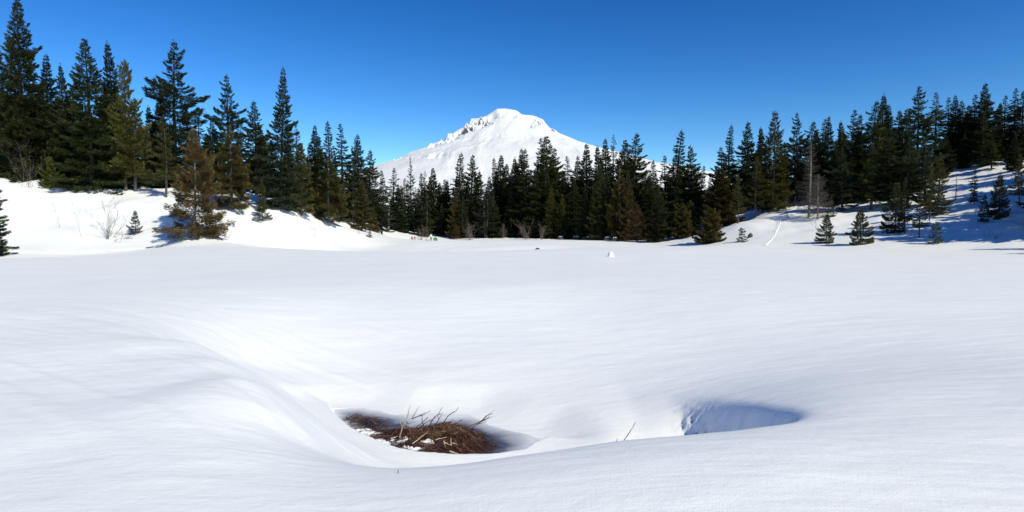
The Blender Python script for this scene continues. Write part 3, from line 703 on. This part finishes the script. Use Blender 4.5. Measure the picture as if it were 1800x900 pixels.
shrub(952, 422, 108, 9, 7, 26, .2, 'upright bare stems beside the pale leaning thicket', r0=.03)
shrub(740, 420, 113, 10, 8, 22, .5, 'bare brush between the people at the far shore', r0=.024)
shrub(750, 420, 113, 17, 3, 26, .2, 'few pale bare stems standing just behind the person in white', r0=.03)
shrub(1434, 405, 71, 11, 4, 28, .4, 'thin bare shrub on the sledding slope by the young fir', lean=(-.3, 0), r0=.014)
shrub(1600, 424, 59, 12, 5, 18, .6, 'low bare twigs near the small dense sapling', r0=.012, levels=1)
shrub(1574, 424, 60, 18, 2, 14, .3, 'single short twig standing in the snow below the narrow young fir', r0=.014, levels=1)
shrub(1733, 418, 56, 13, 6, 18, .6, 'low dark twigs in the blue shade of the slope', r0=.014)
shrub(1752, 420, 55, 14, 5, 16, .6, 'short dark twigs next to other twigs in the shaded snow', r0=.014)
shrub(1690, 424, 56, 19, 3, 12, .6, 'tiny twig tuft at the lower edge of the shaded slope', r0=.012, levels=1)
shrub(1757, 345, 70, 15, 9, 45, .35, 'rusty brown leafless shrub among the young firs of the shaded slope', r0=.016, mat=M_willow)
shrub(1385, 384, 78, 20, 7, 22, .7, 'brownish low brush at the upper edge of the sledding slope', r0=.014, mat=M_willow)
shrub(395, 418, 57.5, 21, 6, 16, .9, 'low scraggly brush beside the foot of the wide bronze conifer', r0=.014)

# ------------------------------------------------------------------ melt pool: slush, matted plants, twigs
def in_poly(poly, n, r_):
    P = np.array(poly); lo = P.min(0); hi = P.max(0); out = np.zeros((0, 2))
    while len(out) < n:
        q = lo + (hi - lo) * r_.random((n * 3, 2))
        out = np.concatenate([out, q[poly_sd(q[:, 0], q[:, 1], poly) < 0]])
    return out[:n]
mat_polys = [[on_z(x, y, POOL_Z)[:2] for x, y in pl] for pl in (
    [(690,762),(722,760),(770,752),(805,750),(830,760),(856,769),(874,783),(858,797),(838,808),(800,811),(740,806),(695,796),(676,782),(655,772)],
    [(596,737),(625,733),(668,741),(690,748),(660,753),(625,750)],
    [(608,750),(640,758),(700,757),(730,759),(716,770),(680,778),(650,780),(628,766)])]
m, t, b = new_mat('meltwater_slush'); L = t.links.new
tc = N(t, 'ShaderNodeTexCoord'); at_ = N(t, 'ShaderNodeAttribute', attribute_name='wet')
nn = N(t, 'ShaderNodeTexNoise', Scale=2.2, Detail=7.0, Roughness=0.65, Distortion=0.6); L(tc.outputs['Object'], nn.inputs['Vector'])
ad = N(t, 'ShaderNodeMath', operation='MULTIPLY_ADD'); ad.inputs[1].default_value = 0.55
sb = N(t, 'ShaderNodeMath', operation='SUBTRACT'); sb.inputs[1].default_value = 0.5; L(nn.outputs['Fac'], sb.inputs[0])
L(sb.outputs[0], ad.inputs[0]); L(at_.outputs['Fac'], ad.inputs[2])
rr = ramp(t, [(0.0, (0.035, 0.026, 0.022)), (0.22, (0.10, 0.09, 0.09)), (0.45, (0.36, 0.37, 0.40)), (0.75, (0.66, 0.69, 0.73)), (1.0, (0.85, 0.87, 0.90))])
L(ad.outputs[0], rr.inputs[0]); L(rr.outputs[0], b.inputs['Base Color'])
rr2 = ramp(t, [(0.15, (0.12,) * 3), (0.6, (0.55,) * 3)]); L(ad.outputs[0], rr2.inputs[0]); L(rr2.outputs[0], b.inputs['Roughness'])
bp = N(t, 'ShaderNodeBump', Strength=0.35, Distance=0.02); L(nn.outputs['Fac'], bp.inputs['Height']); L(bp.outputs[0], b.inputs['Normal'])
pp = np.array(pool_poly); lo = pp.min(0) - .3; hi = pp.max(0) + .3
gx_ = np.linspace(lo[0], hi[0], 150); gy_ = np.linspace(lo[1], hi[1], 100); PX, PY = np.meshgrid(gx_, gy_)
wet = np.full(PX.shape, 9.0)
for q, sc in zip(mat_polys, (0.85, 0.75, 0.6)): wet = np.minimum(wet, np.clip(poly_sd(PX, PY, q), 0, 9) / sc)
edge = np.clip(1 + poly_sd(PX, PY, pool_poly) / 0.7, 0, 1)
wet = np.clip(0.10 + wet * 0.95, 0, 0.82) ; wet = np.maximum(wet, edge ** 2 * sstep(9.8, 10.8, PY + 0.35 * np.maximum(PX, -2)))
ii = (np.arange(99)[:, None] * 150 + np.arange(149)[None]).ravel()
me = mesh_np('meltwater', np.stack([PX.ravel(), PY.ravel(), np.full(PX.size, POOL_Z)], 1), np.stack([ii, ii + 1, ii + 151, ii + 150], 1), m, smooth=True)
a_ = me.attributes.new('wet', 'FLOAT', 'POINT'); a_.data.foreach_set('value', wet.ravel().astype(np.float32))
tag(obj('meltwater', me), kind='structure')

willow = empty('willow_thicket', on_z(790, 790, POOL_Z))
tag(willow, 'flattened reddish willow thicket and matted grass lying in the melt pool', 'shrub')
WO = np.array(willow.location)
def mound(X, Y):
    z = np.zeros(np.shape(X))
    for q, hgt in zip(mat_polys, (0.12, 0.055, 0.06)): z = np.maximum(z, hgt * sstep(0, 0.55, -poly_sd(X, Y, q)))
    return z * np.clip(0.62 + 1.5 * fbm(np.asarray(X) * 2.2, np.asarray(Y) * 3.2, 3, 99), 0, 1.25)
m, t, b = new_mat('dead_grass'); L = t.links.new
oi = N(t, 'ShaderNodeAttribute', attribute_name='tone')
rr = ramp(t, [(0.0, (0.020, 0.010, 0.008)), (0.40, (0.085, 0.027, 0.018)), (0.65, (0.13, 0.055, 0.030)), (0.88, (0.21, 0.155, 0.065)), (1.0, (0.42, 0.33, 0.19))]); L(oi.outputs['Fac'], rr.inputs[0]); L(rr.outputs[0], b.inputs['Base Color'])
b.inputs['Roughness'].default_value = 0.6
M_grass = m
# soil hump under the grass
hx = np.linspace(lo[0], hi[0], 170); hy = np.linspace(lo[1], hi[1], 110); HX, HY = np.meshgrid(hx, hy); HZ = POOL_Z - 0.03 + mound(HX, HY)
ii = (np.arange(109)[:, None] * 170 + np.arange(169)[None]).ravel()
keep = (HZ.ravel()[ii] > POOL_Z - 0.028)
M_peat = bark_mat('wet_peat', (0.014, 0.009, 0.007), (0.045, 0.028, 0.019), 9)
me = mesh_np('root_mound', np.stack([HX.ravel(), HY.ravel(), HZ.ravel()], 1) - WO, np.stack([ii, ii + 1, ii + 171, ii + 170], 1)[keep], M_peat, smooth=True)
obj('root_mound', me, willow)
r_ = np.random.default_rng(5)
V = []; T = []
for q, n in zip(mat_polys, (6500, 1100, 1100)):
    p = in_poly(q, n * 2, r_)
    p = p[(mound(p[:, 0], p[:, 1]) + r_.normal(0, .022, len(p))) > 0.028][:n]; n = len(p)
    th = r_.normal(-0.35, 0.8, n) + np.where(r_.random(n) < .5, math.pi, 0)
    ln = r_.uniform(.08, .55, n) * (0.7 + 0.5 * r_.random(n)); wd = r_.uniform(.0016, .0062, n)
    ton = np.clip(r_.beta(1.5, 2.0, n) + 0.5 * (fbm(p[:, 0] * 1.8, p[:, 1] * 1.8, 3, 12)), 0, 1)
    lift = np.abs(r_.normal(0, .035, n))
    for k in range(3):       # three segments following the hump
        pass
    cols = []
    for k in range(4):
        s = (k / 3 - .5) * ln; bend = r_.normal(0, .05, n) * (k / 3)
        x = p[:, 0] + np.cos(th + bend) * s; y = p[:, 1] + np.sin(th + bend) * s
        z = POOL_Z + mound(x, y) + 0.012 + lift * (1 - (2 * k / 3 - 1) ** 2 * .7) + r_.random(n) * .03
        sx = -np.sin(th) * wd * (1 - .25 * k); sy = np.cos(th) * wd * (1 - .25 * k)
        cols.append((np.stack([x + sx, y + sy, z], 1), np.stack([x - sx, y - sy, z + wd * .6], 1)))
    for k in range(3):
        V.append(np.stack([cols[k][0], cols[k][1], cols[k + 1][1], cols[k + 1][0]], 1).reshape(-1, 3)); T.append(np.repeat(ton, 4))
V = np.concatenate(V) - WO; T = np.concatenate(T)
me = mesh_np('matted_grass', V, np.arange(len(V)).reshape(-1, 4), M_grass)
a_ = me.attributes.new('tone', 'FLOAT', 'POINT'); a_.data.foreach_set('value', T.astype(np.float32))
tag(obj('matted_grass', me, willow), kind='stuff')
# bits of snow caught on the mat
def lump(rx, ry, rz, seed, nu=14, nv=7):
    v = []; f = []
    for j in range(nv + 1):
        ph = j / nv * math.pi / 2
        for i in range(nu):
            a = 2 * math.pi * i / nu
            d = 1 + 0.5 * float(vnoise(np.array([2 * math.cos(a) + seed * 3.1]), np.array([2 * math.sin(a) + j * .3]), seed)[0])
            v.append((rx * math.cos(a) * math.cos(ph) * d, ry * math.sin(a) * math.cos(ph) * d, rz * math.sin(ph) - 0.02 * (j == 0)))
    for j in range(nv):
        for i in range(nu): f.append((j * nu + i, j * nu + (i + 1) % nu, (j + 1) * nu + (i + 1) % nu, (j + 1) * nu + i))
    return np.array(v), np.array(f)
for k, (px, py, rx, ry) in enumerate([(655,757,.28,.07),(672,771,.17,.09),(690,775,.22,.10),(707,775,.16,.09),(716,783,.14,.06),(730,785,.13,.05),(705,793,.2,.05),(752,772,.13,.04),(688,768,.15,.05),(742,794,.16,.035),(780,800,.12,.025),(755,783,.12,.04),(640,752,.2,.04),(735,802,.12,.035),(760,795,.10,.03),(722,757,.10,.03)]):
    x, y, _ = on_z(px, py, POOL_Z + .1)
    gx2, gy2 = np.meshgrid(np.linspace(-1.25, 1.25, 26), np.linspace(-1.25, 1.25, 20))
    xx = x + gx2 * rx; yy = y + gy2 * ry * 1.5; rr_ = gx2 ** 2 + gy2 ** 2
    hz_ = 0.085 * (1 - rr_) + 0.13 * fbm(xx * 9, yy * 14, 4, 200 + k) - 0.01
    v = np.stack([xx, yy, POOL_Z + mound(xx, yy) + np.clip(hz_, -.06, .075)], -1).reshape(-1, 3)
    ii = (np.arange(19)[:, None] * 26 + np.arange(25)[None]).ravel(); f = np.stack([ii, ii + 1, ii + 27, ii + 26], 1)
    f = f[(hz_.ravel()[f].max(1) > -.05)]
    obj('snow_patch', mesh_np('snow_patch', v - WO, f, M_snow, smooth=True), willow)
# standing twigs, one by one: (foot px, tip px, forks)
def twig_mesh(p0, p1, r0, r_, forks=2, origin=WO):
    mb = MB(); p0 = np.array(p0); p1 = np.array(p1); ln = np.linalg.norm(p1 - p0); n = 6
    pts = [p0 + (p1 - p0) * i / n + r_.normal(0, .018 * ln, 3) * (0 < i < n) for i in range(n + 1)]
    mb.tube([q - origin for q in pts], [r0 * (1 - .7 * i / n) for i in range(n + 1)], 5)
    for k in range(forks):
        i = int(r_.integers(2, n)); d = (p1 - p0) / ln + r_.normal(0, .38, 3); d /= np.linalg.norm(d)
        l2 = ln * r_.uniform(.18, .42); s = pts[i]
        mb.tube([s - origin, s + d * l2 * .5 + r_.normal(0, .01, 3) - origin, s + d * l2 - origin], [r0 * .55, r0 * .42, r0 * .2], 4)
    return mb
def px3(px, py, ybase): return np.array(at(px, py, ybase))
TW = [(702,770,722,712,2,'p'),(724,735,737,714,0,'p'),(724,736,757,722,1,'w'),(684,772,706,744,0,'w'),(745,752,740,728,0,'w'),(728,756,752,733,2,'w'),(733,754,758,736,1,'w'),(753,752,778,716,3,'w'),(768,750,806,716,2,'w'),(760,753,777,730,1,'w'),(774,752,796,737,1,'w'),(786,752,812,738,1,'w'),(803,760,866,727,4,'w'),(812,764,861,732,3,'w'),(806,774,822,760,0,'w'),(696,765,640,772,1,'w'),(660,752,700,748,1,'w'),(725,780,752,760,0,'p'),(648,770,668,752,1,'w'),(744,760,750,746,0,'w')]
for k, (ax, ay, bx, by, fk, kd) in enumerate(TW):
    p = on_z(ax, ay, POOL_Z + .12); yb = p[1]
    tip = px3(bx, by, yb + rng.uniform(-.15, .15))
    obj('twig', twig_mesh(p, tip, 0.011 if kd == 'w' else .011, r_, fk).mesh('twig', M_willow if kd == 'w' else M_straw), willow)
for k, (ax, ay, bx, by) in enumerate([(780,775,783,786),(781,778,793,783),(793,783,792,770),(796,779,804,781),(766,773,786,768),(791,793,806,798),(800,763,804,760)]):
    p = on_z(ax, ay, POOL_Z + .2)
    obj('broken_stalk', twig_mesh(p, px3(bx, by, p[1] - .03), .013, r_, 0).mesh('broken_stalk', M_straw), willow)

# lone twigs in the foreground snow
for k, (ax, ay, bx, by, D, lab) in enumerate([(1097,781,1113,751,4.75,'thin bent twig poking out of the foreground snow rim'),
                                              (1082,784,1085,776,4.72,'short twig stub just beside the bent twig'),
                                              (699,839,700,830,4.12,'single tiny dry stem on the snow rim below the melt pool')]):
    p = np.array(at(ax, ay, D * S)); p[2] = gz(p[0], p[1]) - .02; tip = p + (np.array(at(bx, by, D * S)) - np.array(at(ax, ay, D * S))) * 1.15
    o = obj('twig', twig_mesh(p, tip, .006, r_, 1 if k == 0 else 0, p).mesh('twig', M_willow), None, p)
    tag(o, lab, 'twig')

# ------------------------------------------------------------------ things out on the lake
def rock_mesh(seed, rx, ry, rz, mat, rough=.35, nu=16, nv=9):
    v, f = lump(rx, ry, rz, seed, nu, nv)
    v = v * (1 + rough * fbm(v[:, 0] * 2.3 / rx + seed, v[:, 1] * 2.3 / ry + v[:, 2] / rz, 3, seed))[:, None]
    v[:nu, 2] = -0.15
    return mesh_np('rock', v, f, mat, smooth=False)
M_rock = bark_mat('wet_rock', (0.016, 0.015, 0.014), (0.07, 0.062, 0.055), 3)
x, y, _ = on_z(944, 441, -.1)
y = 64.5 * S; x = (944 - 900) / F * y
o = obj('rock', rock_mesh(3, .42, .35, .42, M_rock), None, (x, y, gz(x, y) + .22)); tag(o, 'dark wet rock showing in the snow trough of the lake', 'rock')
y = 37.5 * S; x = (1073 - 900) / F * y
nu = 12; v, f = lump(.28, .24, .38, 9, 12, 6); 
v[:, 0] = np.where(v[:, 2] > .1, v[:, 0] * .8 + .03, v[:, 0]); v[:, 0] = np.maximum(v[:, 0], -.17 + .12 * v[:, 2]); v[v[:, 2] < 0, 2] = -.2
o = obj('snow_block', mesh_np('snow_block', v, f, M_snow, smooth=False), None, (x, y, gz(x, y))); tag(o, 'upright block of snow standing alone on the flat lake', 'snow block')
# low snow-dusted boughs and rocks at the far shore edge
for k, (px, D, rx) in enumerate([(985, 108.5, .8), (1012, 107, 1.0), (1032, 105.5, .9), (1068, 101.5, 1.0), (1080, 100, .7)]):
    y = D * S; x = (px - 900) / F * y
    o = empty('boulder', (x, y, gz(x, y)))
    obj('stone', rock_mesh(20 + k, rx, rx * .8, .75, M_rock), o)
    v, f = lump(rx * .62, rx * .5, .22, 40 + k); v[:, 2] += .62; v[:, 0] += .12
    obj('snow_cap', mesh_np('snow_cap', v, f, M_snow, smooth=True), o)
    tag(o, 'dark snow-capped boulder half buried at the foot of the far shore firs', 'boulder', 'boulders at the foot of the far shore firs')
y = 75 * S; x = (1319 - 900) / F * y
o = obj('stump', rock_mesh(31, .35, .3, .6, M_bark), None, (x, y, gz(x, y))); tag(o, 'small dark stump poking out of the sledding slope', 'stump')

# draped tracks: a trough with low rims pressed into the snow
def track(name, pts, width, rim, seed):
    P = []; 
    for a, b_ in zip(pts[:-1], pts[1:]):
        n = max(2, int(math.hypot(b_[0] - a[0], b_[1] - a[1]) / 0.35))
        for i in range(n): P.append((a[0] + (b_[0] - a[0]) * i / n, a[1] + (b_[1] - a[1]) * i / n))
    P = np.array(P); T_ = np.gradient(P, axis=0); T_ /= np.linalg.norm(T_, axis=1, keepdims=True); Nn = np.stack([-T_[:, 1], T_[:, 0]], 1)
    offs = np.array([-1.0, -.72, -.5, -.28, 0, .28, .5, .72, 1.0]); hz = np.array([-.06, .15, .30, .05, .0, .1, 1.0, .55, -.06])
    rows = []
    for i, o_ in enumerate(offs):
        q = P + Nn * (o_ * width)
        z = terrain(q[:, 0], q[:, 1]) + rim * hz[i] * (1 + 1.1 * fbm(q[:, 0] * 1.3, q[:, 1] * 1.3, 3, seed + i)) + (.02 if abs(o_) < .99 else -.05)
        rows.append(np.stack([q[:, 0], q[:, 1], z], 1))
    G = np.stack(rows, 1); n = len(P); k = len(offs)
    ii = (np.arange(n - 1)[:, None] * k + np.arange(k - 1)[None]).ravel()
    tag(obj(name, mesh_np(name, G.reshape(-1, 3), np.stack([ii, ii + k, ii + k + 1, ii + 1], 1), M_snow, smooth=True)), kind='structure')
track('ski_track', [at(px, 400, D * S)[:2] for px, D in [(1369, 81), (1369, 78.5), (1364, 75.5), (1358, 72.5), (1350, 69.5), (1343, 67)]], .28, .07, 5)
track('trodden_path', [at(px, 400, D * S)[:2] for px, D in [(-150, 49), (0, 53), (90, 54.0), (180, 54.8), (260, 55.4), (330, 56), (420, 58.5)]], .75, .13, 9)

# ------------------------------------------------------------------ people by the far shore
def flat_mat(name, c, rough=.8):
    m, t, b = new_mat(name); nz = N(t, 'ShaderNodeTexNoise', Scale=14.0, Detail=3.0)
    r = ramp(t, [(0.3, tuple(x * .82 for x in c)), (0.7, c)]); t.links.new(nz.outputs['Fac'], r.inputs[0]); t.links.new(r.outputs[0], b.inputs['Base Color'])
    b.inputs['Roughness'].default_value = rough; return m
M_skin = flat_mat('skin', (.55, .33, .24)); M_hair = flat_mat('hair', (.05, .03, .02)); M_white = flat_mat('white_jacket', (.75, .80, .84)); M_navy = flat_mat('navy_trousers', (.03, .045, .09))
M_red = flat_mat('red_jacket', (.62, .07, .08)); M_greyc = flat_mat('grey_jacket', (.45, .45, .47)); M_green = flat_mat('green_plastic', (.02, .20, .07), .5); M_boot = flat_mat('boots', (.04, .03, .03))
def person(px, D, hgt, pose, jacket, trousers, label, rz=0.0):
    J = {}
    k = hgt / 1.75
    hip, kn, an = .92, .50, .08
    if pose == 'stand':
        pelvis = (0, 0, hip); chest = (0, -.03, 1.30); neck = (0, -.03, 1.50); head = (0, -.05, 1.62); crown_ = (0, -.04, 1.74)
        legs = [((s * .10, 0, .88), (s * .13, -.03, kn), (s * .15, .02 * s, an), (s * .16, -.17, .04)) for s in (-1, 1)]
        arms = [((s * .20, -.02, 1.42), (s * .28, .0, 1.15), (s * .27, -.14, .93), (s * .26, -.21, .86)) for s in (-1, 1)]
    else:   # crouching, knees forward
        pelvis = (0, .15, .38); chest = (0, -.05, .70); neck = (0, -.12, .88); head = (0, -.18, .99); crown_ = (0, -.17, 1.10)
        legs = [((s * .10, .12, .36), (s * .17, -.30, .48), (s * .15, -.10, an), (s * .16, -.28, .04)) for s in (-1, 1)]
        arms = [((s * .19, -.08, .80), (s * .27, -.22, .60), (s * .20, -.40, .50), (s * .17, -.47, .46)) for s in (-1, 1)]
    verts = [pelvis, chest, neck, head, crown_]; rad = [.15, .18, .065, .105, .075]; edges = [(0, 1), (1, 2), (2, 3), (3, 4)]
    for lg in legs:
        i = len(verts); verts += lg; rad += [.10, .075, .055, .045]; edges += [(0, i), (i, i + 1), (i + 1, i + 2), (i + 2, i + 3)]
    for ar in arms:
        i = len(verts); verts += ar; rad += [.075, .055, .042, .035]; edges += [(1, i), (i, i + 1), (i + 1, i + 2), (i + 2, i + 3)]
    me = bpy.data.meshes.new('body'); me.from_pydata([tuple(c * k for c in v) for v in verts], edges, [])
    tmp = bpy.data.objects.new('body_tmp', me); col.objects.link(tmp)
    md = tmp.modifiers.new('skin', 'SKIN'); sk = me.skin_vertices[0].data
    for q, r in zip(sk, rad): q.radius = (r * k, r * k)
    sk[0].use_root = True
    sb_ = tmp.modifiers.new('sub', 'SUBSURF'); sb_.levels = 1; sb_.render_levels = 1
    dg = bpy.context.evaluated_depsgraph_get(); ev = bpy.data.meshes.new_from_object(tmp.evaluated_get(dg))
    bpy.data.objects.remove(tmp)
    for m_ in (jacket, trousers, M_skin, M_hair, M_boot): ev.materials.append(m_)
    zn, zp = neck[2] * k, pelvis[2] * k
    for pl in ev.polygons:
        c = pl.center; far_arm = abs(c.x) > .155 * k
        hd = np.array(head) * k
        if c.z > zn + .02 * k: mi = 3 if (c.z > hd[2] + .03 * k or c.y > hd[1] + .04 * k) else 2
        elif min(np.linalg.norm(np.array(c) - np.array(a[3]) * k) for a in arms) < .07 * k: mi = 2
        elif min(np.linalg.norm(np.array(c) - np.array(l[3]) * k) for l in legs) < .15 * k and c.z < .14 * k: mi = 4
        elif pose == 'stand': mi = 1 if (c.z < zp and not (far_arm and c.z > .8 * k)) else 0
        else: mi = 1 if (c.z < .52 * k and c.y > -.36 * k or c.z < .40 * k) else 0
        pl.material_index = mi; pl.use_smooth = True
    y = D * S; x = (px - 900) / F * y
    o = empty('person', (x, y, gz(x, y) - .03), rz); obj('body', ev, o); tag(o, label, 'person')
    return o
person(757.5, 112.0, 1.72, 'stand', M_white, M_navy, 'person in a white top and dark trousers standing at the far shore', .4)
person(729.5, 112.0, 1.45, 'crouch', M_red, M_greyc, 'person in a red jacket crouching by bare brush at the far shore', -.5)
person(724.0, 112.5, 1.40, 'crouch', M_greyc, M_navy, 'person in grey crouching next to the one in red', .6)
# green sled: a shallow dish with a rolled rim
mb_v = []; nu = 20; prof_ = [(.0, .03), (.20, .03), (.34, .08), (.42, .16), (.46, .17), (.47, .15)]
for (r, z) in prof_:
    for i in range(nu):
        a = 2 * math.pi * i / nu; mb_v.append((max(r, .004) * math.cos(a), max(r, .004) * 1.15 * math.sin(a), z))
ff_ = [(j * nu + i, j * nu + (i + 1) % nu, (j + 1) * nu + (i + 1) % nu, (j + 1) * nu + i) for j in range(len(prof_) - 1) for i in range(nu)]
y = 111.8 * S; x = (765 - 900) / F * y
o = obj('sled', mesh_np('sled', mb_v, ff_, M_green, smooth=True), None, (x, y, gz(x, y) + .38)); o.rotation_euler = (math.radians(72), 0, .3)
tag(o, 'green plastic saucer sled propped beside the person in white', 'sled')
